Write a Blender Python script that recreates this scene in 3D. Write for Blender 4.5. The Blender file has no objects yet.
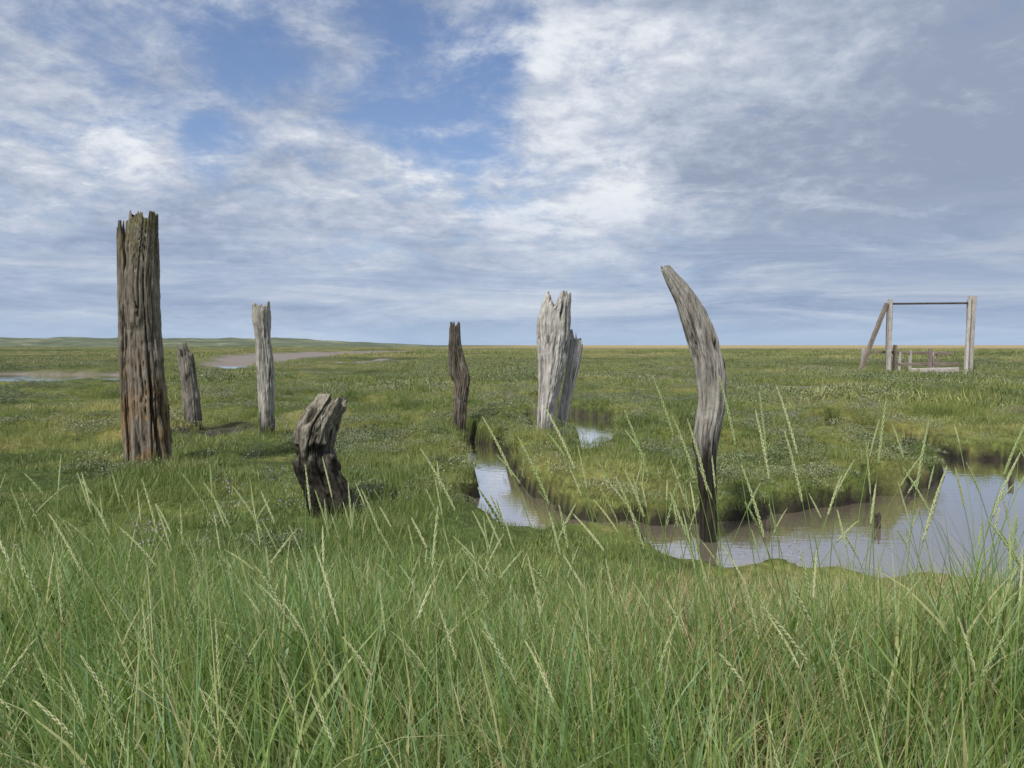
import bpy, math, numpy as np
from mathutils import Vector
rng=np.random.default_rng(7)
scene=bpy.context.scene
# ---------------------------------------------------------------- noise
TAB=rng.random(4096)*2-1
PERM=rng.permutation(4096)
def _h(i,j,k):
    return TAB[PERM[(PERM[(PERM[i&4095]+j)&4095]+k)&4095]]
def vn(x,y,z=0.0):
    x,y,z=np.broadcast_arrays(np.asarray(x,float),np.asarray(y,float),np.asarray(z,float))
    i=np.floor(x).astype(int);j=np.floor(y).astype(int);k=np.floor(z).astype(int)
    fx=x-i;fy=y-j;fz=z-k
    fx=fx*fx*(3-2*fx);fy=fy*fy*(3-2*fy);fz=fz*fz*(3-2*fz)
    def L(a,b,t): return a+(b-a)*t
    c=L(L(L(_h(i,j,k),_h(i+1,j,k),fx),L(_h(i,j+1,k),_h(i+1,j+1,k),fx),fy),
        L(L(_h(i,j,k+1),_h(i+1,j,k+1),fx),L(_h(i,j+1,k+1),_h(i+1,j+1,k+1),fx),fy),fz)
    return c
def fbm(x,y,z=0.0,o=4):
    s=0;a=1;t=0
    for n in range(o):
        s=s+a*vn(np.asarray(x)*2**n+17.3*n,np.asarray(y)*2**n+5.1*n,np.asarray(z)*2**n);t+=a;a*=.5
    return s/t
def sm(a,b,x):
    t=np.clip((x-a)/(b-a),0,1);return t*t*(3-2*t)
# ---------------------------------------------------------------- terrain
WATER=-0.18
CREEKS=[ # (x,y,halfwidth)
 [(2.4,6.9,.6),(1.75,6.6,.5),(1.3,6.85,.32),(.75,7.1,.22),(.25,7.0,.36),(0,7.8,.46),(-.12,8.8,.40),(-.3,10,.36),(-.4,11.2,.32),(-.45,12.0,.30),(-.1,12.7,.28),(.5,13.0,.4),(1.2,14.1,.9),(1.5,16.0,1.2),(.9,18.0,.8),(-.2,20.0,.55),(-.6,23,.5),(-4,28,.5)],
 [(-.4,12.2,.3),(-.9,13.2,.25),(-1.0,14.5,.2)],
 [(1.2,14.4,.6),(1.5,12.9,.42),(1.35,11.8,.3),(1.0,11.0,.18)],
 [(6.8,10.6,.6),(5.6,10.5,.6),(4.9,10.9,.52),(4.3,11.2,.42),(3.6,11.2,.25),(3.0,11.9,.25),(2.6,13.0,.2)],
 [(6.0,10.6,.4),(6.3,12.5,.35),(5.6,14.2,.4),(7.5,16,.35)],
 [(8,9.5,1.0),(10,11.5,.8),(13,13,.7),(18,14,.8)],
 [(-70,35,9.),(-30,35.,8.5),(-24.5,35,7.0),(-20.5,36,2.5)],
 [(-18,48,1.),(-20,56,2.4),(-24,72,4.),(-30,95,7),(-36,125,10),(-34,165,13),(-22,210,14)],
 [(13,22,.5),(16,23,.8),(20,24,1.0),(26,24,1.0)],
 [(-14,24,.5),(-9,26,.7),(-5,25,.5),(-2,28,.6),(3,30,.8),(7,34,.6)],
 [(-12,42,1.2),(-4,46,1.4),(4,44,1.2),(11,50,1.6),(22,54,1.6)],
]
POOL=[(1.25,5.75),(2.0,5.45),(2.8,5.3),(3.3,5.05),(4.3,4.9),(6,4.85),(8,5.5),(9.5,8),(9,10),(8.0,10.6),(6.9,10.6),(5.9,10.1),(5.2,9.5),(4.4,8.6),(3.8,8.15),(3.1,7.85),(2.5,7.6),(1.9,7.2),(1.2,7.0)]
MUDS=[[(9.8,26.0,.7),(11.2,27.2,1.2),(13,29.5,.5)],[(19.5,38.5,.6),(22.5,40,1.2)],[(-14,60,1.),(-11,75,2)],[(-5.2,13,.3),(-4.7,14.6,.4)]]
def seg_sd(x,y,pl):
    best=np.full(x.shape,1e9)
    for (ax,ay,aw),(bx,by,bw) in zip(pl[:-1],pl[1:]):
        dx,dy=bx-ax,by-ay;t=np.clip(((x-ax)*dx+(y-ay)*dy)/(dx*dx+dy*dy),0,1)
        d=np.hypot(x-ax-t*dx,y-ay-t*dy)-(aw+(bw-aw)*t)
        best=np.minimum(best,d)
    return best
def poly_sd(x,y,P):
    d=np.full(x.shape,1e9);ins=np.zeros(x.shape,bool)
    n=len(P)
    for a in range(n):
        ax,ay=P[a];bx,by=P[(a+1)%n];dx,dy=bx-ax,by-ay
        t=np.clip(((x-ax)*dx+(y-ay)*dy)/(dx*dx+dy*dy),0,1)
        d=np.minimum(d,np.hypot(x-ax-t*dx,y-ay-t*dy))
        if ay!=by:
            c=((ay>y)!=(by>y))&(x<(bx-ax)*(y-ay)/(by-ay)+ax);ins^=c
    return np.where(ins,-d,d)
def hummock(x,y):
    return sm(.0,.35,fbm(x*.8+31,y*.8,9.,2))
def terrain(x,y):
    x=np.asarray(x,float);y=np.asarray(y,float)
    near=np.exp(-np.maximum(y-30,0)/60)
    z=.04*fbm(x*.35,y*.35,1.5,2)+(.10*fbm(x*1.3+9,y*1.3,3.3,3)+.045*vn(x*3.6,y*3.6,7.7))*near
    z=z+.22*hummock(x,y)*sm(6.6,9,y)*(.6+.4*vn(x*.2,y*.2,3))
    z=z+.38*(1-sm(2.3,4.5,y+.25*vn(x*.8,3.3)))
    z=z-.06*sm(.6,1.4,x)*sm(3.6,4.6,y)*sm(7.,6.,y)
    sd=poly_sd(x,y,POOL)
    for c in CREEKS: sd=np.minimum(sd,seg_sd(x,y,c))
    far=sm(15,40,y)
    e=sd+(.22*fbm(x*1.5,y*1.5,4.4,3)+.13*vn(x*4.5,y*4.5,2.2))*(1-far)+far*1.2*vn(x*.3,y*.3,4)
    w=.09+.5*far
    k=sm(w,-w,e)
    z=z+.10*sm(.9,.12,e)*(1-far)*sm(7.2,8.2,y)
    z=z*(1-k)+(-.36)*k
    md=np.full(x.shape,1e9)
    for c in MUDS: md=np.minimum(md,seg_sd(x,y,c))
    m2=sm(.5,-.3,md+.8*fbm(x*.9,y*.9,8,3))
    z=z-.06*m2
    mud=np.maximum(sm(.0,-.08,z)*(k>.02)*1.0,m2)
    mud=np.maximum(mud,sm(.2,.7,k))
    return z,mud,e
def axis(lo,hi,flo,fhi,s,g):
    a=list(np.arange(flo,fhi,s));st=s
    v=a[-1]
    while v<hi: st=s+g*(v-fhi+s);v+=st;a.append(v)
    v=a[0];b=[]
    while v>lo: st=s+g*(flo-v);v-=st;b.append(v)
    return np.array(b[::-1]+a)
def new_obj(name,verts,faces,mat=None,smooth=True,attrs=None,parent=None,loc=None):
    me=bpy.data.meshes.new(name)
    verts=np.asarray(verts,np.float32)
    fl=[np.asarray(f,np.int32) for f in (faces if isinstance(faces,list) else [faces]) if len(f)]
    nl=sum(f.size for f in fl);nf=sum(len(f) for f in fl)
    me.vertices.add(len(verts));me.vertices.foreach_set('co',verts.ravel())
    me.loops.add(nl);me.polygons.add(nf)
    me.loops.foreach_set('vertex_index',np.concatenate([f.ravel() for f in fl]))
    tot=np.concatenate([np.full(len(f),f.shape[1],np.int32) for f in fl])
    st=np.concatenate([[0],np.cumsum(tot)[:-1]]).astype(np.int32)
    me.polygons.foreach_set('loop_start',st)
    try: me.polygons.foreach_set('loop_total',tot)
    except Exception: pass
    if smooth: me.polygons.foreach_set('use_smooth',np.ones(nf,bool))
    if attrs:
        for k,v in attrs.items():
            a=me.attributes.new(k,'FLOAT','POINT');a.data.foreach_set('value',np.asarray(v,np.float32))
    me.update(calc_edges=True);me.validate()
    ob=bpy.data.objects.new(name,me);scene.collection.objects.link(ob)
    if mat: me.materials.append(mat)
    if parent: ob.parent=parent
    if loc is not None: ob.location=loc
    return ob
def empty(name,loc=(0,0,0)):
    e=bpy.data.objects.new(name,None);scene.collection.objects.link(e);e.location=loc;return e
def grid_faces(nr,nc,wrap=False):
    i=np.arange(nr-1)[:,None];c=nc if wrap else nc-1
    j=np.arange(c)[None,:];j2=(j+1)%nc
    return np.stack([i*nc+j,i*nc+j2,(i+1)*nc+j2,(i+1)*nc+j],-1).reshape(-1,4)
# ---------------------------------------------------------------- material helpers
def mat_new(name):
    m=bpy.data.materials.new(name);m.use_nodes=True;nt=m.node_tree;nt.nodes.clear()
    out=nt.nodes.new('ShaderNodeOutputMaterial');return m,nt,out
class NB:
    def __init__(s,nt): s.nt=nt
    def n(s,t,**k):
        nd=s.nt.nodes.new(t)
        for a,b in k.items(): setattr(nd,a,b)
        return nd
    def l(s,a,b): s.nt.links.new(a,b)
    def set(s,sock,v):
        if isinstance(v,bpy.types.NodeSocket): s.l(v,sock)
        else: sock.default_value=v
    def math(s,op,a,b=0.0,c=0.0,clamp=False):
        nd=s.n('ShaderNodeMath',operation=op,use_clamp=clamp)
        s.set(nd.inputs[0],a);s.set(nd.inputs[1],b);s.set(nd.inputs[2],c);return nd.outputs[0]
    def mix(s,f,a,b,mode='MIX'):
        nd=s.n('ShaderNodeMix',data_type='RGBA',blend_type=mode)
        s.set(nd.inputs[0],f);s.set(nd.inputs[6],a);s.set(nd.inputs[7],b);return nd.outputs[2]
    def ss(s,v,a,b,lo=0.,hi=1.):
        nd=s.n('ShaderNodeMapRange',interpolation_type='SMOOTHSTEP')
        s.set(nd.inputs[0],v);nd.inputs[1].default_value=a;nd.inputs[2].default_value=b
        nd.inputs[3].default_value=lo;nd.inputs[4].default_value=hi;return nd.outputs[0]
    def noise(s,vec,scale,detail=4,rough=.5,dist=0.):
        nd=s.n('ShaderNodeTexNoise');s.l(vec,nd.inputs['Vector'])
        nd.inputs['Scale'].default_value=scale;nd.inputs['Detail'].default_value=detail
        nd.inputs['Roughness'].default_value=rough;nd.inputs['Distortion'].default_value=dist
        return nd.outputs[0]
    def vscale(s,vec,v,off=(0,0,0)):
        nd=s.n('ShaderNodeMapping');s.l(vec,nd.inputs[0]);nd.inputs[3].default_value=v;nd.inputs[1].default_value=off;return nd.outputs[0]
    def ramp(s,f,stops):
        nd=s.n('ShaderNodeValToRGB');s.l(f,nd.inputs[0]);r=nd.color_ramp
        while len(r.elements)<len(stops): r.elements.new(.5)
        for e,(p,c) in zip(r.elements,stops): e.position=p;e.color=(*c,1) if len(c)==3 else c
        return nd.outputs[0]
def c3(a): return (*a,1)
# patch colour group: the vegetation colour of the marsh as a function of position
pg=bpy.data.node_groups.new('MarshPatch','ShaderNodeTree')
pg.interface.new_socket('Vector',in_out='INPUT',socket_type='NodeSocketVector')
pg.interface.new_socket('Color',in_out='OUTPUT',socket_type='NodeSocketColor')
gi=pg.nodes.new('NodeGroupInput');go=pg.nodes.new('NodeGroupOutput');b=NB(pg)
v=b.vscale(gi.outputs[0],(1,1,0))
n1=b.noise(v,.18,3,.6);n2=b.noise(v,.85,3,.6);n3=b.noise(b.vscale(v,(.3,1,0)),.07,4,.6)
c=b.ramp(n2,[(.37,(.045,.07,.018)),(.46,(.095,.13,.035)),(.54,(.19,.215,.06)),(.65,(.34,.29,.12))])
c2=b.ramp(n1,[(.39,(.065,.095,.028)),(.5,(.15,.185,.05)),(.61,(.35,.32,.11))])
c=b.mix(.5,c,c2)
sep=b.n('ShaderNodeSeparateXYZ');b.l(gi.outputs[0],sep.inputs[0])
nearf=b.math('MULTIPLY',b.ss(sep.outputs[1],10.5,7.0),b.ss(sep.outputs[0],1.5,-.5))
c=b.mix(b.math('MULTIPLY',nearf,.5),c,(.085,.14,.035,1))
farf=b.ss(sep.outputs[1],12,55)
cf=b.ramp(n3,[(.39,(.065,.085,.03)),(.47,(.14,.16,.055)),(.55,(.22,.22,.085)),(.66,(.34,.28,.15))])
c=b.mix(b.math('MULTIPLY',farf,.8),c,cf)
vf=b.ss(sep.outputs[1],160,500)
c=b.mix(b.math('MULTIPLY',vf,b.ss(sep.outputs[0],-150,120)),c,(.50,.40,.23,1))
b.l(c,go.inputs[0])
def patch(b,vec):
    g=b.n('ShaderNodeGroup');g.node_tree=pg;b.l(vec,g.inputs[0]);return g.outputs[0]
# ground material
def ground_mat():
    m,nt,out=mat_new('marsh_ground');b=NB(nt)
    geo=b.n('ShaderNodeNewGeometry');pos=geo.outputs['Position']
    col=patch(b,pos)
    sp=b.noise(pos,9,4,.65);col=b.mix(1.0,col,b.ramp(sp,[(.3,(.35,.34,.32)),(.7,(1.0,1.0,.9))]),'MULTIPLY')
    a=b.n('ShaderNodeAttribute',attribute_name='mud')
    mudn=b.noise(pos,4,5,.6)
    sepp=b.n('ShaderNodeSeparateXYZ');b.l(pos,sepp.inputs[0])
    wet=b.ramp(mudn,[(.3,(.012,.010,.007)),(.6,(.03,.024,.016)),(.8,(.06,.047,.033))])
    dry=b.ramp(mudn,[(.3,(.16,.13,.11)),(.7,(.27,.23,.20))])
    mudc=b.mix(b.ss(sepp.outputs[1],16,27),wet,dry)
    col=b.mix(a.outputs['Fac'],col,mudc)
    p=b.n('ShaderNodeBsdfPrincipled');b.l(col,p.inputs['Base Color'])
    b.l(b.math('SUBTRACT',.95,b.math('MULTIPLY',a.outputs['Fac'],.3)),p.inputs['Roughness'])
    p.inputs['Specular IOR Level'].default_value=.2
    bp=b.n('ShaderNodeBump');bp.inputs['Strength'].default_value=.8;bp.inputs['Distance'].default_value=.05
    b.l(b.noise(pos,14,4,.65),bp.inputs['Height']);b.l(bp.outputs[0],p.inputs['Normal'])
    b.l(p.outputs[0],out.inputs[0]);return m
xs=axis(-4000,4000,-8,10,.05,.05);ys=axis(-60,6000,.6,15,.05,.045)
X,Y=np.meshgrid(xs,ys);Z,MUD,_=terrain(X.ravel(),Y.ravel())
V=np.stack([X.ravel(),Y.ravel(),Z],1)
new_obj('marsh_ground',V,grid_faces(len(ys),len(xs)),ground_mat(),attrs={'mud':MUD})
# water
def water_mat():
    m,nt,out=mat_new('creek_water');b=NB(nt)
    geo=b.n('ShaderNodeNewGeometry');pos=geo.outputs['Position']
    d=b.n('ShaderNodeBsdfDiffuse');d.inputs[0].default_value=(.22,.18,.13,1)
    g=b.n('ShaderNodeBsdfGlossy');g.inputs[0].default_value=(.97,.97,.97,1);g.inputs['Roughness'].default_value=.02
    f=b.n('ShaderNodeFresnel');f.inputs[0].default_value=2.2
    fac=b.math('MULTIPLY',f.outputs[0],1.9,clamp=True)
    bp=b.n('ShaderNodeBump');bp.inputs['Strength'].default_value=.12;bp.inputs['Distance'].default_value=.02
    b.l(b.noise(b.vscale(pos,(1,2.2,1)),5,3,.5),bp.inputs['Height'])
    b.l(bp.outputs[0],g.inputs['Normal'])
    mx=b.n('ShaderNodeMixShader');b.l(fac,mx.inputs[0]);b.l(d.outputs[0],mx.inputs[1]);b.l(g.outputs[0],mx.inputs[2])
    b.l(mx.outputs[0],out.inputs[0]);return m
new_obj('creek_water',[(-80,4.3,WATER),(60,4.3,WATER),(60,60,WATER),(-80,60,WATER)],np.array([[0,1,2,3]]),water_mat(),smooth=False)
# ---------------------------------------------------------------- grass
def grass_mat(name,mode,stops,patchmix=.5,transl=.35,gain=1.0,base=(.20,.19,.07,1)):
    m,nt,out=mat_new(name);b=NB(nt)
    if mode=='inst': vec=b.n('ShaderNodeObjectInfo').outputs['Location']
    else: vec=b.n('ShaderNodeNewGeometry').outputs['Position']
    rn=b.n('ShaderNodeAttribute',attribute_name='rnd').outputs['Fac']
    col=b.ramp(rn,stops)
    if patchmix>0:
        pc=b.mix(1.0,patch(b,vec),(gain,gain,gain,1),'MULTIPLY')
        col=b.mix(patchmix,col,pc)
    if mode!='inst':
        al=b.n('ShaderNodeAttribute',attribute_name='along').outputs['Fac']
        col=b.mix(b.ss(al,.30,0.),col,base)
    p=b.n('ShaderNodeBsdfPrincipled');b.l(col,p.inputs['Base Color']);p.inputs['Roughness'].default_value=.45
    p.inputs['Specular IOR Level'].default_value=.35
    if transl<=0: b.l(p.outputs[0],out.inputs[0]);return m
    t=b.n('ShaderNodeBsdfTranslucent');b.l(b.mix(1.,col,(1.3,1.3,.75,1),'MULTIPLY'),t.inputs[0])
    mx=b.n('ShaderNodeMixShader');mx.inputs[0].default_value=transl
    b.l(p.outputs[0],mx.inputs[1]);b.l(t.outputs[0],mx.inputs[2]);b.l(mx.outputs[0],out.inputs[0]);return m
def blades(bx,by,bz,L,w,az,a0,a1,S,r=rng):
    n=len(bx);t=np.linspace(0,1,S+1)
    dt=1/S;ang=a0[:,None]+a1[:,None]*(t[None,:-1]+dt/2)**1.3
    h=np.concatenate([np.zeros((n,1)),np.cumsum(np.sin(ang),1)*dt],1)*L[:,None]
    zz=np.concatenate([np.zeros((n,1)),np.cumsum(np.cos(ang),1)*dt],1)*L[:,None]
    cx=bx[:,None]+h*np.cos(az)[:,None];cy=by[:,None]+h*np.sin(az)[:,None];cz=bz[:,None]+zz
    ww=w[:,None]*.5*(1-t[None]**1.8*.93)*(.75+.5*np.sin(np.pi*np.clip(t+.15,0,1)))[None]
    tw=az+np.pi/2+r.normal(0,.7,n)
    px=np.cos(tw)[:,None]*ww;py=np.sin(tw)[:,None]*ww
    A=np.stack([cx-px,cy-py,cz],-1);B=np.stack([cx+px,cy+py,cz],-1)
    V=np.stack([A,B],2).reshape(-1,3)
    base=(np.arange(n)*(S+1)*2)[:,None]+(np.arange(S)*2)[None]
    F=np.stack([base,base+1,base+3,base+2],-1).reshape(-1,4)
    rn=np.repeat(r.random(n),(S+1)*2);al=np.tile(np.repeat(t,2),n)
    return V,F,rn,al
GREEN=[(0,(.075,.14,.03)),(.28,(.18,.28,.065)),(.5,(.32,.42,.125)),(.70,(.22,.38,.21)),(.82,(.42,.50,.20)),(.92,(.52,.49,.25)),(1,(.64,.56,.33))]
TURF=[(0,(.055,.09,.022)),(.5,(.15,.20,.05)),(.85,(.26,.28,.10)),(1,(.44,.37,.19))]
m_fore=grass_mat('long_grass_blade','mesh',GREEN,.14,.38)
m_turf=grass_mat('turf_blade','inst',TURF,.78,0,1.4)
m_tall=grass_mat('marsh_grass_blade','inst',[(0,(.065,.11,.025)),(.5,(.17,.24,.06)),(.85,(.31,.35,.13)),(1,(.48,.43,.22))],.55,.25,1.4)
m_purs=grass_mat('purslane_leaf','inst',[(0,(.12,.15,.085)),(.6,(.21,.24,.14)),(1,(.30,.30,.20))],.35,0,1.2)
# foreground mass
n=66000
py=1.0+4.0*rng.random(n)**.85;px=(rng.random(n)*2-1)*(.75*py+.9)
keep=(fbm(px*2.2,py*2.2,.5,2)>-.50+.9*rng.random(n)-.30)
px,py=px[keep],py[keep];n=len(px)
pz,_,pe=terrain(px,py)
L=(.62-.40*sm(2.0,4.3,py))*(1-.30*sm(.7,1.8,px)*sm(2.1,3.4,py))
L=L*(.85+.6*fbm(px*1.3,py*1.3,6.,2))*(.35+.95*rng.random(n))
az=np.where(rng.random(n)<.4,np.pi+rng.normal(0,.9,n),rng.random(n)*2*np.pi)
az=np.where((px>.5)&(rng.random(n)<.5),rng.normal(0,.8,n),az)
a0=np.abs(rng.normal(.2,.27,n));a1=np.abs(rng.normal(.55,.65,n))
w=rng.uniform(.0024,.0066,n)+.006*(rng.random(n)<.08)
Vv,Ff,rn,al=blades(px,py,pz-.02,L,w,az,a0,a1,6)
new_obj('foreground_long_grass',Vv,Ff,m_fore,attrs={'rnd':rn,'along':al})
# dead straw understory
n=26000
py=1.0+3.9*rng.random(n);px=(rng.random(n)*2-1)*(.75*py+.9)
k=(rng.random(n)<.35)|((px>.6)&(py>1.8));px,py=px[k],py[k];n=len(px);pz,_,_=terrain(px,py)
Vv,Ff,rn,al=blades(px,py,pz,rng.uniform(.12,.46,n)*(1-.4*sm(2.5,4,py)),rng.uniform(.0015,.0036,n),rng.random(n)*6.28,rng.uniform(.1,1.0,n),rng.uniform(0,.8,n),3)
m_straw=grass_mat('dry_grass_blade','mesh',[(0,(.28,.17,.10)),(.6,(.46,.36,.2)),(1,(.6,.52,.32))],.0,.2)
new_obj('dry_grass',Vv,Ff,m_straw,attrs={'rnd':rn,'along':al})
# seed stalks (couch grass flower spikes)
def stalk_mesh():
    VV=[];FF=[];RR=[];AA=[];off=0
    def add(x,y,Ltot,azm,a0,a1,head,hw):
        nonlocal off
        z=float(terrain(np.array([x]),np.array([y]))[0][0])
        S=26;t=np.linspace(0,1,S+1);ang=a0+a1*t**2.2
        hx=np.concatenate([[0],np.cumsum(np.sin(ang[:-1]))])/S*Ltot;hz=np.concatenate([[0],np.cumsum(np.cos(ang[:-1]))])/S*Ltot
        C=np.stack([x+hx*math.cos(azm),y+hx*math.sin(azm),z+hz],1)
        ht=1-head/Ltot
        r=.0017*(1-.45*t)
        K=4;th=np.arange(K)*2*np.pi/K
        ring=np.stack([np.cos(th),np.sin(th),0*th],1)
        Vt=C[:,None,:]+ring[None]*r[:,None,None]
        rr=rng.random()*.5
        VV.append(Vt.reshape(-1,3));FF.append(grid_faces(S+1,K,True)+off);RR.append(np.full((S+1)*K,rr));AA.append(np.repeat(.35+t*.5,K));off+=(S+1)*K
        ns=int(head/.0024);tone=rng.random()
        for i in range(ns):
            u=i/ns;tt=ht+(1-ht)*u
            c=np.array([np.interp(tt,t,C[:,k]) for k in range(3)])
            c2=np.array([np.interp(min(tt+.02,1.02),t,C[:,k]) for k in range(3)])
            d=c2-c
            if np.linalg.norm(d)<1e-4: d=C[-1]-C[-2]
            d/=np.linalg.norm(d)
            s=np.cross(d,[math.sin(azm+.6),-math.cos(azm+.6),.1]);s/=np.linalg.norm(s);s2=np.cross(d,s)
            q=i*2.4+rng.random()*.5
            lat=s*math.cos(q)+s2*math.sin(q)
            fat=hw*(.25+.75*math.sin(math.pi*min(1,u*.78+.2)))
            dl=d+lat*.06;dl/=np.linalg.norm(dl)
            ln=.016*(.85+.3*rng.random())
            p0=c-dl*.003;pm=c+dl*ln*.4+lat*fat*.34;p1=c+dl*ln+lat*fat*.22
            wv=np.cross(dl,lat);wv/=np.linalg.norm(wv);h=fat*.42
            q4=[p0,pm+wv*h,pm+lat*h,pm-wv*h,pm-lat*h,p1]
            VV.append(np.array(q4));o=off
            FF.append(np.array([[o,o+1,o+2,o],[o,o+2,o+3,o],[o,o+3,o+4,o],[o,o+4,o+1,o],[o+5,o+2,o+1,o+5],[o+5,o+3,o+2,o+5],[o+5,o+4,o+3,o+5],[o+5,o+1,o+4,o+5]]))
            RR.append(np.full(6,.55+.33*tone+.10*rng.random()));AA.append(np.full(6,1.));off+=6
    N=300
    for i in range(N):
        y=rng.uniform(1.3,3.0);x=rng.uniform(-1,1)*(.70*y+.25)
        left=rng.random()<(.82 if x<.8 else .35)
        azm=(math.pi if left else 0)+rng.normal(0,.7)
        Lt=rng.uniform(.45,.82) if x<.1 else rng.uniform(.50,.92)
        add(x,y,Lt,azm,rng.uniform(.02,.35),rng.uniform(.05,.7),rng.uniform(.07,.16),rng.uniform(.0036,.0054))
    for x,y,Lt,azm,a0,a1 in [(.68,1.95,1.08,3.0,.08,.2),(.75,2.0,.98,3.2,.06,.2),(.88,2.0,1.05,3.0,.1,.25),(.97,2.1,1.0,.2,.03,.1),(.50,2.0,1.0,3.2,.12,.3),(.60,2.2,1.03,3.0,.1,.3),(.80,2.3,.98,3.3,.02,.15),(1.03,2.0,.95,.3,.0,.25),(.34,2.0,1.0,3.0,.14,.4),(.18,2.1,.98,3.1,.15,.4),(.05,2.0,.92,3.1,.2,.4),(1.15,2.0,.88,.1,.1,.4),(1.25,1.9,.88,0,.2,.6),(1.1,1.7,.82,0,.3,.9),(1.2,1.8,.8,-.2,.3,1.0),(.7,1.8,.9,3.3,.1,.3),(.45,1.8,.85,3.0,.15,.3),(.9,1.8,.88,.0,.05,.3),(1.3,2.2,.9,.1,.1,.4),(.57,1.9,.98,3.2,.05,.3),(.64,2.1,.95,3.1,.12,.3),(.83,1.9,.95,3.1,.1,.2),(.28,1.9,.92,3.1,.2,.3)]:
        add(x,y,Lt,azm,a0,a1,.18,.0058)
    F=np.concatenate(FF)
    quads=F[F[:,0]!=F[:,3]];tris=F[F[:,0]==F[:,3]][:,:3]
    return np.concatenate(VV),[quads,tris],np.concatenate(RR),np.concatenate(AA)
Vv,Ff,rn,al=stalk_mesh()
m_stalk=grass_mat('seed_stalk','mesh',[(0,(.22,.33,.09)),(.5,(.31,.41,.14)),(.55,(.38,.48,.20)),(1,(.66,.66,.40))],.0,.35)
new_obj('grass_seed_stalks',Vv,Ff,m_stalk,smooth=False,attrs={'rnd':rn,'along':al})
# tufts
def tuft(name,nb,R,H,w,mat,parent,spread=.5,S=2,a1=.6):
    rr=R*np.sqrt(rng.random(nb));th=rng.random(nb)*6.28
    Vv,Ff,rn,al=blades(rr*np.cos(th),rr*np.sin(th),np.full(nb,-.02),H*(.5+.7*rng.random(nb)),rng.uniform(.6,1.3,nb)*w,rng.random(nb)*6.28,np.abs(rng.normal(0,spread,nb)),rng.uniform(0,a1,nb),S)
    return new_obj(name,Vv,Ff,mat,attrs={'rnd':rn,'along':al},parent=parent)
def leafclump(name,nl,R,H,s,mat,parent):
    u=rng.random(nl);th=rng.random(nl)*6.28;rr=R*np.sqrt(u)
    z=H*np.sqrt(np.clip(1-u*.85,0,1))*(.35+.65*rng.random(nl)**.4)
    c=np.stack([rr*np.cos(th),rr*np.sin(th),z],1)
    d=rng.normal(0,1,(nl,3));d[:,2]=np.abs(d[:,2])+.6;d/=np.linalg.norm(d,axis=1)[:,None]
    e=np.cross(d,rng.normal(0,1,(nl,3)));e/=np.linalg.norm(e,axis=1)[:,None]
    l=s*rng.uniform(.7,1.4,nl)[:,None]
    V=np.stack([c,c+d*l*.5+e*l*.22,c+d*l,c+d*l*.5-e*l*.22],1).reshape(-1,3)
    F=np.arange(nl*4).reshape(-1,4)
    return new_obj(name,V,F,mat,attrs={'rnd':np.repeat(rng.random(nl),4),'along':np.ones(nl*4)},parent=parent,smooth=False)
def instancer(name,P,S,parent,tilt=.12):
    n=len(P);a=rng.random(n)*6.28
    nx=rng.normal(0,tilt,n);ny=rng.normal(0,tilt,n);N=np.stack([nx,ny,np.ones(n)],1);N/=np.linalg.norm(N,axis=1)[:,None]
    u=np.stack([np.cos(a),np.sin(a),np.zeros(n)],1);u-=N*(u*N).sum(1)[:,None];u/=np.linalg.norm(u,axis=1)[:,None]
    v=np.cross(N,u);s=S[:,None]*.5
    V=np.stack([P-u*s-v*s,P+u*s-v*s,P+u*s+v*s,P-u*s+v*s],1).reshape(-1,3)
    ob=new_obj(name,V,np.arange(n*4).reshape(-1,4),None,smooth=False,parent=parent)
    ob.instance_type='FACES';ob.use_instance_faces_scale=True;ob.instance_faces_scale=1.0
    ob.show_instancer_for_render=False;ob.show_instancer_for_viewport=False
    return ob
def scatter(dens,y0,y1,margin=2.0,slope=.74):
    area=slope*(y1*y1-y0*y0)+2*margin*(y1-y0)
    n=int(dens*area)
    y=np.sqrt(rng.random(n)*(y1*y1-y0*y0)+y0*y0);x=(rng.random(n)*2-1)*(slope*y+margin)
    z,mud,e=terrain(x,y);return x,y,z,mud,e
root=empty('marsh_turf')
def add_layer(tag,x,y,z,sc,makers):
    k=len(makers);idx=rng.integers(0,k,len(x))
    for i,mk in enumerate(makers):
        s=idx==i
        if not s.any(): continue
        o=instancer(f'{tag}_spread_{i+1}',np.stack([x,y,z],1)[s],sc[s],root);mk(o)
x,y,z,mud,e=scatter(56,4.0,19);k=(mud<.45)&(z>-.10)
x,y,z=x[k],y[k],z[k]
add_layer('short_turf',x,y,z,rng.uniform(.6,1.3,len(x))*(.5+.7*sm(-.4,.4,fbm(x*.6,y*.6,2.5,2)))*(1-.35*(x>1)*(y<6.5)),
  [lambda o:tuft('turf_tuft',60,.18,.09,.0045,m_turf,o,.6),lambda o:tuft('turf_tuft',60,.18,.10,.0045,m_turf,o,.8)])
x,y,z,mud,e=scatter(34,4.2,24);f=fbm(x*.7+4,y*.7,11.,3);hm=hummock(x,y)
edge=(e<.32)&(y>7.6)
k=(mud<.5)&(z>-.08)&((f+.9*(1-sm(5.,8.5,y))*(x<.9)+.3*(x<-2.5)+.35*hm>.14+rng.random(len(x))*.45)|(edge&(rng.random(len(x))<.6)))
k&=~((x>.9)&(y<7.0)&(rng.random(len(x))<.85))
k&=~((np.abs(x-.12)<.75)&(y<7.0)&(y>4.9)&(rng.random(len(x))<.75))
x,y,z=x[k],y[k],z[k];f=f[k];hm=hm[k]
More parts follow.
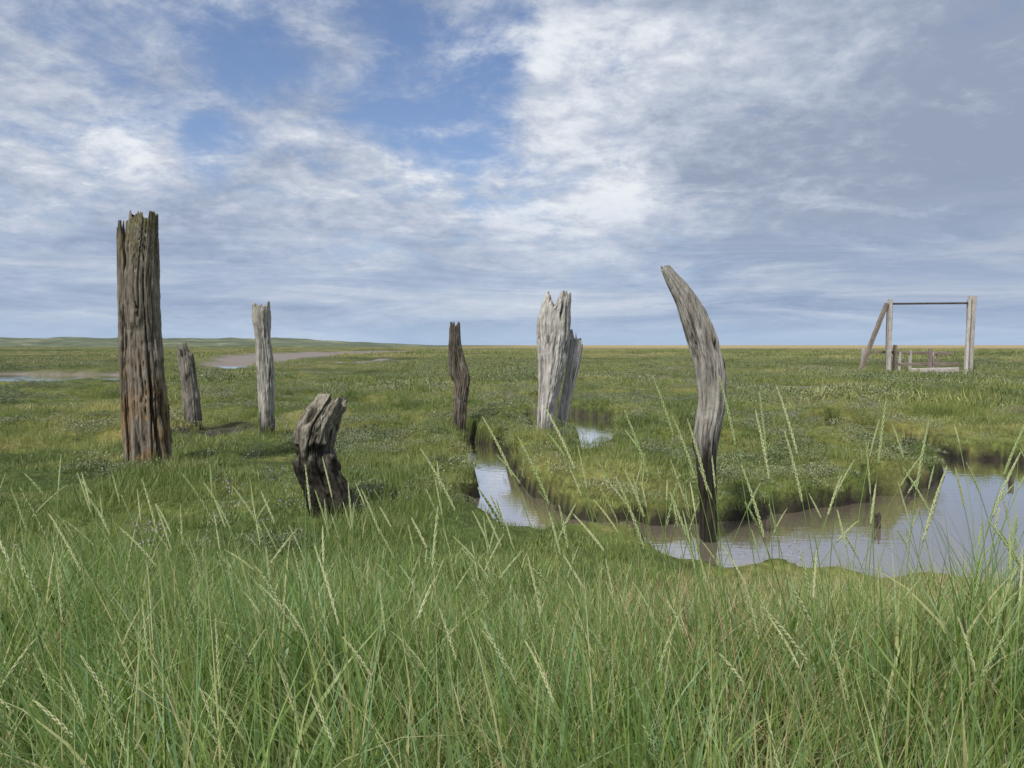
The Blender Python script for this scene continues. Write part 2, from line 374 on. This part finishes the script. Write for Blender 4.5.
add_layer('tall_turf',x,y,z,rng.uniform(.5,1.2,len(x))*(.85+.35*(y<9.)*(x<-.8))*(.7+.65*sm(.1,.5,f)+.25*hm),
  [lambda o:tuft('grass_tuft',42,.12,.23,.0045,m_tall,o,.35,3),lambda o:tuft('grass_tuft',42,.14,.19,.0045,m_tall,o,.5,2,.9)])
x,y,z,mud,e=scatter(20,5.5,28);f=fbm(x*.45-7,y*.45,21.,3)
k=(mud<.6)&(z>-.14)&((f>.12)|((e<.35)&(y>7)&(rng.random(len(x))<.55)))
x,y,z=x[k],y[k],z[k]
add_layer('purslane',x,y,z,rng.uniform(.5,1.3,len(x)),[lambda o:leafclump('purslane_clump',220,.17,.15,.022,m_purs,o),lambda o:leafclump('purslane_clump',220,.2,.12,.02,m_purs,o)])
x,y,z,mud,e=scatter(5,17,75,4);k=(mud<.3)&(z>-.1)
x,y,z=x[k],y[k],z[k]
add_layer('mid_turf',x,y,z,rng.uniform(.5,1.4,len(x))*(.35+1.2*sm(-.3,.5,fbm(x*.25,y*.12,5.,3)))*(1-.5*(x<-12)*(y<32)),
  [lambda o:tuft('mid_tuft',150,.55,.14,.012,m_turf,o),lambda o:leafclump('mid_clump',220,.5,.14,.035,m_purs,o),lambda o:tuft('mid_tuft',150,.55,.16,.012,m_tall,o)])
x,y,z,mud,e=scatter(.35,70,240,8);k=(mud<.3)
x,y,z=x[k],y[k],z[k]
add_layer('far_turf',x,y,z,rng.uniform(.5,1.2,len(x))*(.3+.9*sm(-.3,.5,fbm(x*.06,y*.03,5.,3))),[lambda o:tuft('far_tuft',150,1.6,.26,.04,m_turf,o)])
# sea lavender
m_lav,nt,out=mat_new('sea_lavender_flower');b=NB(nt);p=b.n('ShaderNodeBsdfPrincipled')
b.l(b.ramp(b.n('ShaderNodeAttribute',attribute_name='rnd').outputs['Fac'],[(0,(.14,.18,.08)),(.35,(.24,.20,.18)),(.6,(.36,.26,.42)),(1,(.50,.38,.56))]),p.inputs[0]);p.inputs['Roughness'].default_value=.8;b.l(p.outputs[0],out.inputs[0])
lav=empty('sea_lavender')
x,y,z,mud,e=scatter(13,5,24);f=fbm(x*.8+40,y*.8,31.,2)
spots=[(-4.9,13.6,1.6),(-3.6,15,1.2),(-1.0,7.6,.9),(-.45,7.9,.5),(-2.2,6.6,.6),(1.0,7.8,.5),(-5.6,14.5,1),(1.7,5.3,.5),(5,15,1.5),(-2.3,7.8,.8),(.7,9,.6)]
sp=np.zeros(len(x))
for a,bb,r in spots: sp=np.maximum(sp,np.exp(-((x-a)**2+(y-bb)**2)/(r*r)))
k=(mud<.3)&(z>-.1)&((sp*.6>rng.random(len(x)))|((f>.42)&(rng.random(len(x))<.3)))
o=instancer('lavender_spread',np.stack([x,y,z],1)[k],rng.uniform(.5,1.0,k.sum()),lav)
leafclump('lavender_spray',60,.15,.26,.017,m_lav,o)
# ---------------------------------------------------------------- posts
def wood_mat(name,light,mid,dark,wet_h,wet_w=.25,moss=0.,warm=0.,H=2.):
    m,nt,out=mat_new(name);b=NB(nt)
    tc=b.n('ShaderNodeTexCoord').outputs['Object']
    g1=b.noise(b.vscale(tc,(22,22,1.6)),1,8,.64,.35);g2=b.noise(b.vscale(tc,(70,70,3.5)),1,5,.6,.1);g3=b.noise(tc,2.6,5,.65);g4=b.noise(tc,17,4,.6)
    f=b.math('ADD',b.math('MULTIPLY',g1,.6),b.math('MULTIPLY',g2,.4))
    col=b.ramp(f,[(.34,dark),(.44,mid),(.58,light)])
    col=b.mix(b.math('MULTIPLY',b.ss(g3,.42,.62),.6),col,b.mix(.45,col,c3(dark)))
    col=b.mix(b.math('MULTIPLY',b.ss(g4,.55,.7),.4),col,c3([v*.6 for v in mid]))
    sp=b.n('ShaderNodeSeparateXYZ');b.l(tc,sp.inputs[0]);zz=sp.outputs[2]
    zj=b.math('ADD',zz,b.math('MULTIPLY',b.math('SUBTRACT',g1,.5),.9))
    if warm>0:
        wf=b.math('MULTIPLY',b.ss(zj,1.7,.3),b.math('MULTIPLY',b.ss(g3,.40,.58),warm))
        col=b.mix(wf,col,b.ramp(g1,[(.35,(.06,.035,.015)),(.5,(.28,.175,.08)),(.65,(.50,.36,.19))]))
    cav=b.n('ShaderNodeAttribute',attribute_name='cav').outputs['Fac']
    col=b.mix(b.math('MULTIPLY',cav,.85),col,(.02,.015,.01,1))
    if moss>0:
        mf=b.math('MULTIPLY',b.ss(zj,H*.72,H*1.0),b.math('MULTIPLY',b.ss(b.noise(tc,7,5,.6),.42,.58),moss))
        col=b.mix(mf,col,(.12,.11,.02,1))
    wf=b.ss(zj,wet_h+wet_w,wet_h-wet_w)
    col=b.mix(wf,col,b.ramp(g1,[(.35,(.010,.009,.007)),(.65,(.05,.042,.03))]))
    p=b.n('ShaderNodeBsdfPrincipled');b.l(col,p.inputs[0]);b.l(b.math('SUBTRACT',.9,b.math('MULTIPLY',wf,.25)),p.inputs['Roughness']);p.inputs['Specular IOR Level'].default_value=.25
    bp=b.n('ShaderNodeBump');bp.inputs['Strength'].default_value=1.;bp.inputs['Distance'].default_value=.025;b.l(f,bp.inputs['Height']);b.l(bp.outputs[0],p.inputs['Normal'])
    b.l(p.outputs[0],out.inputs[0]);return m
def post_geo(st,seed,jag=.12,crack=1.,rough=1.,N=144,M=190,cut=None,hollow=.25,jf=1.6,holes=0.):
    st=np.array(st,float);z0,z1=st[0,0],st[-1,0]
    def ip(zv,k):
        zz=np.linspace(z0,z1,400);v=np.interp(zz,st[:,0],st[:,k]);ker=np.hanning(33);ker/=ker.sum()
        v=np.convolve(np.pad(v,16,'edge'),ker,'valid')
        return np.interp(zv,zz,v)
    th=np.linspace(0,2*np.pi,N,endpoint=False);t=np.linspace(0,1,M)
    c,s=np.cos(th),np.sin(th)
    top=-jag*np.clip(.5+.9*vn(c*jf+seed,s*jf,seed*1.7)+.45*vn(c*5+seed,s*5,seed)+.2*vn(c*14,s*14,seed),0,1.4)
    top=np.round(top/(jag*.12+1e-6))*(jag*.12)*.5+top*.5
    if cut is not None: top=top+cut(c,s)
    T,TH=np.meshgrid(t,th,indexing='ij')
    Zn=z0+T*(z1-z0+top[None,:]*1.0)
    TW=TH+.35*vn(Zn*.9,seed)+.06*fbm(Zn*3.,TH*0+seed,0,2)   # spiral grain
    C,Sn=np.cos(TW),np.sin(TW)
    n1=fbm(C*1.1+seed*3.1,Sn*1.1,Zn*1.6,3);n2=vn(C*4+seed,Sn*4,Zn*.7+seed);n2b=vn(C*7.5+seed,Sn*7.5,Zn*1.2+seed*2)
    n3=fbm(C*15+seed,Sn*15,Zn*2.6,3);n4=fbm(C*3+seed,Sn*3,Zn*9,3)
    ck=sm(.13,.0,np.abs(n2))*sm(-.5,.2,vn(C*2,Sn*2,Zn*1.1+seed*5));ck2=sm(.12,0,np.abs(n2b))
    gouge=sm(.25,.6,vn(C*2.2+seed*2,Sn*2.2,Zn*2.3+seed))
    R=1+rough*(.16*n1+.10*n3+.05*n2+.07*n4)-crack*(.28*ck+.10*ck2)-.14*rough*gouge
    if holes>0:
        hn=vn(C*2.6+seed*7,Sn*2.6,Zn*7);R=R-holes*sm(.25,.7,hn)+.12*fbm(C*5,Sn*5,Zn*14,3);ck=np.maximum(ck,sm(.3,.75,hn))
    cx,cy,rx,ry=ip(Zn,1),ip(Zn,2),ip(Zn,3),ip(Zn,4)
    X=cx+rx*R*np.cos(TH);Y=cy+ry*R*np.sin(TH)
    P=np.stack([X,Y,Zn],-1);cav=np.clip(ck+.5*ck2+.25*gouge,0,1)
    rings=[P.reshape(-1,3)];cv=[cav.ravel()]
    last=P[-1];cen=last.mean(0)
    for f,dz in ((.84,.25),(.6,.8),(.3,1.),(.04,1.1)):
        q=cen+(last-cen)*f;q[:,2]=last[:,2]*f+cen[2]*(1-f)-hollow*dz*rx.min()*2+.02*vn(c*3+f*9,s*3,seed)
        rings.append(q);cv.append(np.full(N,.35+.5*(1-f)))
    V=np.concatenate(rings);F=grid_faces(M+4,N,True)
    return V,F,np.concatenate(cv)
def make_post(parts,loc,mat,name='weathered_wooden_post',rotz=0):
    VV=[];FF=[];CC=[];o=0
    for V,F,C in parts: VV.append(V);FF.append(F+o);CC.append(C);o+=len(V)
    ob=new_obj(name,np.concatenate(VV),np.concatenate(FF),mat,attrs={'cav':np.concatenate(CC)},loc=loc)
    ob.rotation_euler[2]=rotz;return ob
# tall post, with a split slab on its left
A=post_geo([(-.3,.04,0,.23,.22),(0,.04,0,.23,.22),(.5,.03,0,.22,.2),(1.3,.0,0,.20,.2),(2.2,-.02,0,.19,.18),(2.9,-.0,0,.18,.16),(3.08,.01,0,.165,.15)],3.3,.18,1.4,.8,M=230,hollow=1.2,
   cut=lambda c,s:-.12*sm(.45,.75,-c))
B=post_geo([(-.3,-.21,.02,.06,.10),(.8,-.235,.02,.065,.11),(1.6,-.25,.02,.065,.1),(2.4,-.255,.02,.06,.08),(2.98,-.27,.02,.04,.05)],8.1,.25,1.,1.,N=64)
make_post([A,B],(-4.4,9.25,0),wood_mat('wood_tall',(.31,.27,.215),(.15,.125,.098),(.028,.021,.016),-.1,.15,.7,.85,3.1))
A=post_geo([(-.3,.12,0,.14,.14),(0,.08,0,.15,.14),(.5,.05,0,.16,.14),(1.1,-.02,0,.15,.13),(1.62,-.08,0,.13,.1)],5.2,.25,1,1,N=96,M=120,cut=lambda c,s:-.12*sm(0,1,c))
make_post([A],(-5.85,13.9,0),wood_mat('wood_a',(.34,.31,.26),(.18,.16,.13),(.05,.04,.03),.1,.3,.2))
A=post_geo([(-.3,.04,0,.13,.14),(0,.04,0,.135,.13),(.5,.03,0,.12,.12),(1.1,.02,0,.135,.12),(1.7,-.02,0,.125,.12),(2.0,-.03,0,.15,.13),(2.22,-.03,0,.15,.12)],9.7,.16,.8,1.3,N=96,M=140)
make_post([A],(-4.1,12.7,0),wood_mat('wood_b',(.56,.53,.47),(.35,.33,.29),(.08,.07,.06),.35,.35,.25,0,2.2))
# stooping stub in the foreground
A=post_geo([(-.25,.12,0,.22,.2),(0,.09,0,.22,.19),(.18,.02,0,.205,.18),(.4,-.08,0,.185,.17),(.6,-.11,0,.165,.16),(.8,-.07,0,.17,.16),(.95,.01,0,.165,.13),(1.07,.08,0,.13,.1)],12.4,.12,.8,1.0,M=170,holes=.28)
make_post([A],(-1.66,6.8,0),wood_mat('wood_stub',(.46,.42,.35),(.20,.17,.125),(.03,.023,.016),.66,.22,0,.0))
A=post_geo([(-.3,.0,0,.12,.12),(0,.0,0,.12,.12),(.5,.03,0,.11,.11),(.85,.06,0,.13,.12),(1.0,.02,0,.165,.13),(1.2,-.03,0,.14,.12),(1.5,-.06,0,.10,.1),(1.9,-.06,0,.085,.08)],15.9,.15,1.1,1.6,N=96,M=140)
make_post([A],(-.93,13.3,0),wood_mat('wood_d',(.26,.225,.18),(.10,.085,.07),(.02,.016,.012),.2,.4,.2,.2))
# pale post in the middle with a thinner one leaning behind it
A=post_geo([(-.5,-.08,0,.12,.14),(0,-.05,0,.13,.16),(.4,-.02,0,.14,.16),(.8,.04,0,.18,.18),(1.25,.09,0,.25,.2),(1.7,.11,0,.28,.2),(2.0,.12,0,.265,.2),(2.25,.16,0,.23,.18),(2.46,.19,0,.19,.14)],21.3,.24,.8,.9,M=220,hollow=.7,jf=1.1)
B=post_geo([(-.5,.2,.3,.08,.12),(0,.22,.3,.09,.12),(.7,.36,.3,.10,.12),(1.2,.46,.3,.12,.13),(1.55,.52,.3,.125,.12),(1.82,.51,.3,.11,.1)],27.7,.3,1.,1.,N=96,M=140)
make_post([A,B],(.60,13.05,-.05),wood_mat('wood_e',(.68,.65,.60),(.46,.43,.39),(.11,.095,.08),.12,.25,.1))
# tall curved post at the creek
A=post_geo([(-.5,.03,0,.07,.07),(0,.03,0,.075,.08),(.35,.02,0,.075,.08),(.7,-.0,0,.085,.09),(.88,-.01,0,.12,.11),(1.2,.05,0,.12,.11),(1.5,.02,0,.13,.115),(1.8,-.06,0,.13,.11),(2.03,-.15,0,.11,.09),(2.20,-.26,0,.085,.07),(2.36,-.38,0,.035,.03)],33.3,.05,1.2,.9,M=240,hollow=.1)
make_post([A],(1.66,6.55,WATER),wood_mat('wood_f',(.50,.47,.42),(.28,.255,.22),(.05,.042,.035),.88,.2,0,.0))
for nx,ny,hh,sd in ((2.3,6.9,.13,41.),(3.35,7.0,.14,44.),(6.0,9.2,.12,47.)):
    A=post_geo([(-.3,0,0,.035,.035),(hh,.01,0,.03,.03)],sd,.05,1,1,N=32,M=24)
    make_post([A],(nx,ny,WATER),wood_mat('wood_stub_%d'%sd,(.12,.1,.08),(.05,.04,.03),(.02,.015,.01),0.,.1),name='rotted_post_stump')
# ---------------------------------------------------------------- timber frame on the right
fm_w=wood_mat('timber_pale',(.58,.54,.49),(.42,.39,.35),(.17,.15,.13),-.2,.1)
fm_b=wood_mat('timber_brown',(.32,.26,.22),(.20,.155,.13),(.07,.05,.04),-.2,.1)
fm_r,nt,out=mat_new('rusty_bar');b=NB(nt);p=b.n('ShaderNodeBsdfPrincipled');b.l(b.ramp(b.noise(b.n('ShaderNodeTexCoord').outputs['Object'],6,5),[(.35,(.035,.03,.035)),(.7,(.10,.07,.06))]),p.inputs[0]);p.inputs['Roughness'].default_value=.7;b.l(p.outputs[0],out.inputs[0])
fr=empty('timber_frame',(22.2,41,0))
def beam(name,p0,p1,wx,wy,mat,parent=fr,taper=1.):
    p0=Vector(p0);p1=Vector(p1);d=p1-p0;Ln=d.length;S=8;V=[];K=12
    q=d.to_track_quat('Z','Y')
    sd=rng.random()*50
    for i in range(S+1):
        t=i/S
        for k in range(K):
            a=2*math.pi*(k+.5)/K;cc=math.cos(a);s=math.sin(a)
            e=.22;x=math.copysign(abs(cc)**e,cc);y=math.copysign(abs(s)**e,s)
            f=1+.09*float(vn(cc*2+sd,s*2,t*4));f*=1+(taper-1)*t
            V.append((x*wx*.5*f,y*wy*.5*f,Ln*t))
    V.append((0,0,-.002));V.append((0,0,Ln+.01))
    F=[tuple(r) for r in grid_faces(S+1,K,True)]
    for k in range(K): F.append((len(V)-2,(k+1)%K,k));F.append((len(V)-1,S*K+k,S*K+(k+1)%K))
    me=bpy.data.meshes.new(name);me.from_pydata(V,[],F);me.materials.append(mat)
    me.attributes.new('cav','FLOAT','POINT')
    ob=bpy.data.objects.new(name,me);scene.collection.objects.link(ob);ob.parent=parent
    ob.location=p0;ob.rotation_mode='QUATERNION';ob.rotation_quaternion=q;return ob
beam('left_upright',(-2.15,0,-.4),(-2.15,0,3.95),.15,.28,fm_w)
beam('left_upright_rear',(-1.93,.5,-.4),(-1.93,.5,3.75),.24,.24,fm_b)
beam('raking_strut',(-3.95,-.3,-.3),(-2.33,0,3.7),.17,.2,fm_b)
beam('right_upright',(2.08,0,-.4),(2.2,0,4.1),.30,.34,fm_w)
beam('right_strut',(1.75,-.45,-.4),(1.98,-.22,3.9),.14,.18,fm_w)
beam('right_upright_rear',(2.52,.7,-.4),(2.42,.6,3.9),.24,.26,fm_b)
beam('top_bar',(-2.2,0,3.68),(2.3,0,3.72),.10,.10,fm_r)
beam('lower_rail',(-2.9,1.2,1.12),(1.9,1.2,1.05),.12,.14,fm_b)
beam('deck_beam',(-1.3,-.6,.15),(1.2,-.6,.2),.26,.26,fm_w)
beam('deck_beam_rear',(-1.3,.6,.45),(1.9,.6,.48),.16,.16,fm_b)
for i,(a,y0,h,w_) in enumerate([(-3.0,1.2,1.3,.16),(-1.4,.9,1.5,.16),(-1.0,1.2,1.1,.14),(0.2,.3,1.3,.18),(.45,.6,1.15,.16),(1.1,1.2,1.1,.14),(-.4,1.2,1.2,.12)]):
    beam('short_post_%d'%(i+1),(a,y0,-.3),(a+.03,y0,h),w_,w_,fm_b if i%2 else fm_w)
# ---------------------------------------------------------------- distant dunes
m_d,nt,out=mat_new('dune_cover');b=NB(nt);pos=b.n('ShaderNodeNewGeometry').outputs['Position']
p=b.n('ShaderNodeBsdfPrincipled');p.inputs['Roughness'].default_value=1
b.l(b.ramp(b.noise(b.vscale(pos,(.03,.05,.25)),1,6,.7),[(.38,(.06,.08,.045)),(.56,(.12,.14,.08)),(.68,(.36,.32,.2))]),p.inputs[0]);b.l(p.outputs[0],out.inputs[0])
gx=np.linspace(-900,-20,500);gy=np.linspace(560,760,30);DX,DY=np.meshgrid(gx,gy)
prof=sm(-20,-260,DX)*(6.6+1.6*fbm(DX*.012,1.5,2.,3)+1.5*fbm(DX*.08,DY*.02,1.,3))+1.4*sm(-20,-100,DX)
DZ=prof*np.sin(np.clip((DY-560)/200,0,1)*np.pi)**.7-.4
new_obj('distant_dunes',np.stack([DX.ravel(),DY.ravel(),DZ.ravel()],1),grid_faces(30,500),m_d)
# ---------------------------------------------------------------- sky
SUN_EL,SUN_AZ=math.radians(52),math.radians(215)
w=bpy.data.worlds.new('World');scene.world=w;w.use_nodes=True;nt=w.node_tree;nt.nodes.clear();b=NB(nt)
out=b.n('ShaderNodeOutputWorld');bg=b.n('ShaderNodeBackground');bg.inputs[1].default_value=.12;b.l(bg.outputs[0],out.inputs[0])
sky=b.n('ShaderNodeTexSky');sky.sky_type='NISHITA';sky.sun_disc=False;sky.sun_elevation=SUN_EL;sky.sun_rotation=SUN_AZ
D=b.n('ShaderNodeTexCoord').outputs['Generated']
sp=b.n('ShaderNodeSeparateXYZ');b.l(D,sp.inputs[0])
zc=b.math('MAXIMUM',sp.outputs[2],0.);den=b.math('ADD',zc,.26)
cb=b.n('ShaderNodeCombineXYZ');b.l(b.math('DIVIDE',sp.outputs[0],den),cb.inputs[0]);b.l(b.math('DIVIDE',sp.outputs[1],den),cb.inputs[1]);P=cb.outputs[0]
def lobe(px_,py_,width):
    d=Vector(((px_-512)/770,1,(345-py_)/770)).normalized()
    nd=b.n('ShaderNodeVectorMath',operation='DOT_PRODUCT');b.l(D,nd.inputs[0]);nd.inputs[1].default_value=d
    return b.ss(nd.outputs['Value'],math.cos(width),1.0)
A1=b.noise(P,2.6,7,.64,.7)
A2=b.noise(b.vscale(P,(1,1,1),(3.1,8.2,0)),6.0,6,.66,.3)
A3=b.noise(b.vscale(P,(.8,1.3,1),(7,1,0)),1.9,6,.60,.5)
A4=b.noise(b.vscale(P,(1,1,1),(1,5,0)),16,4,.64,.2)
def add(*a):
    r=a[0]
    for q in a[1:]: r=b.math('ADD',r,q)
    return r
def mul(a,k): return b.math('MULTIPLY',a,k)
blue=add(mul(lobe(440,108,.13),.21),mul(lobe(335,20,.12),.13),mul(lobe(180,45,.15),.13),mul(lobe(215,150,.05),.12),mul(lobe(500,45,.07),.10),mul(lobe(320,100,.12),.04))
cov=b.math('SUBTRACT',add(mul(A1,.50),mul(A2,.50),.09,mul(lobe(980,60,.5),.1)),blue)
cov=b.ss(cov,.34,.62)
bri=add(mul(A3,.70),mul(A2,.55),mul(A4,.26),mul(lobe(650,100,.34),.13),mul(lobe(520,185,.2),.05),mul(lobe(60,40,.3),.05),mul(lobe(330,275,.16),.06),mul(lobe(980,100,.42),-.16),mul(lobe(730,240,.15),-.09),mul(lobe(100,230,.25),-.02),-.07)
cc=b.ramp(b.ss(bri,.50,.98),[(0,(2.5,3.0,4.0)),(.35,(3.7,4.2,5.15)),(.68,(4.9,5.3,6.1)),(1,(6.9,7.2,7.6))])
skyc=b.mix(1.,sky.outputs[0],(.95,.97,1.1,1),'MULTIPLY')
col=b.mix(cov,skyc,cc)
st=b.noise(b.vscale(D,(1.4,1.4,13)),2.2,6,.62,.9)
lowc=b.ramp(st,[(.36,(2.2,3.0,4.6)),(.50,(3.2,4.0,5.4)),(.66,(4.9,5.5,6.4))])
col=b.mix(mul(b.ss(sp.outputs[2],.21,.05),.7),col,lowc)
col=b.mix(mul(b.ss(sp.outputs[2],.05,.0),.7),col,(3.6,4.7,6.2,1))
b.l(col,bg.inputs[0])
w.cycles.sampling_method='MANUAL';w.cycles.sample_map_resolution=512
sl=bpy.data.lights.new('sun','SUN');sl.energy=4.0;sl.angle=math.radians(5);sl.color=(1,.96,.9)
so=bpy.data.objects.new('sun',sl);scene.collection.objects.link(so)
sd=Vector((math.sin(SUN_AZ)*math.cos(SUN_EL),math.cos(SUN_AZ)*math.cos(SUN_EL),math.sin(SUN_EL)))
so.rotation_euler=sd.to_track_quat('Z','Y').to_euler()
# ---------------------------------------------------------------- camera
cd=bpy.data.cameras.new('camera');cd.lens=27.07;cd.sensor_width=36;cd.clip_end=20000;cd.clip_start=.05
co=bpy.data.objects.new('camera',cd);scene.collection.objects.link(co);co.location=(0,0,1.5);co.rotation_euler=(math.radians(90-2.9),0,0)
scene.camera=co
scene.view_settings.view_transform='Standard';scene.view_settings.look='None';scene.view_settings.exposure=0
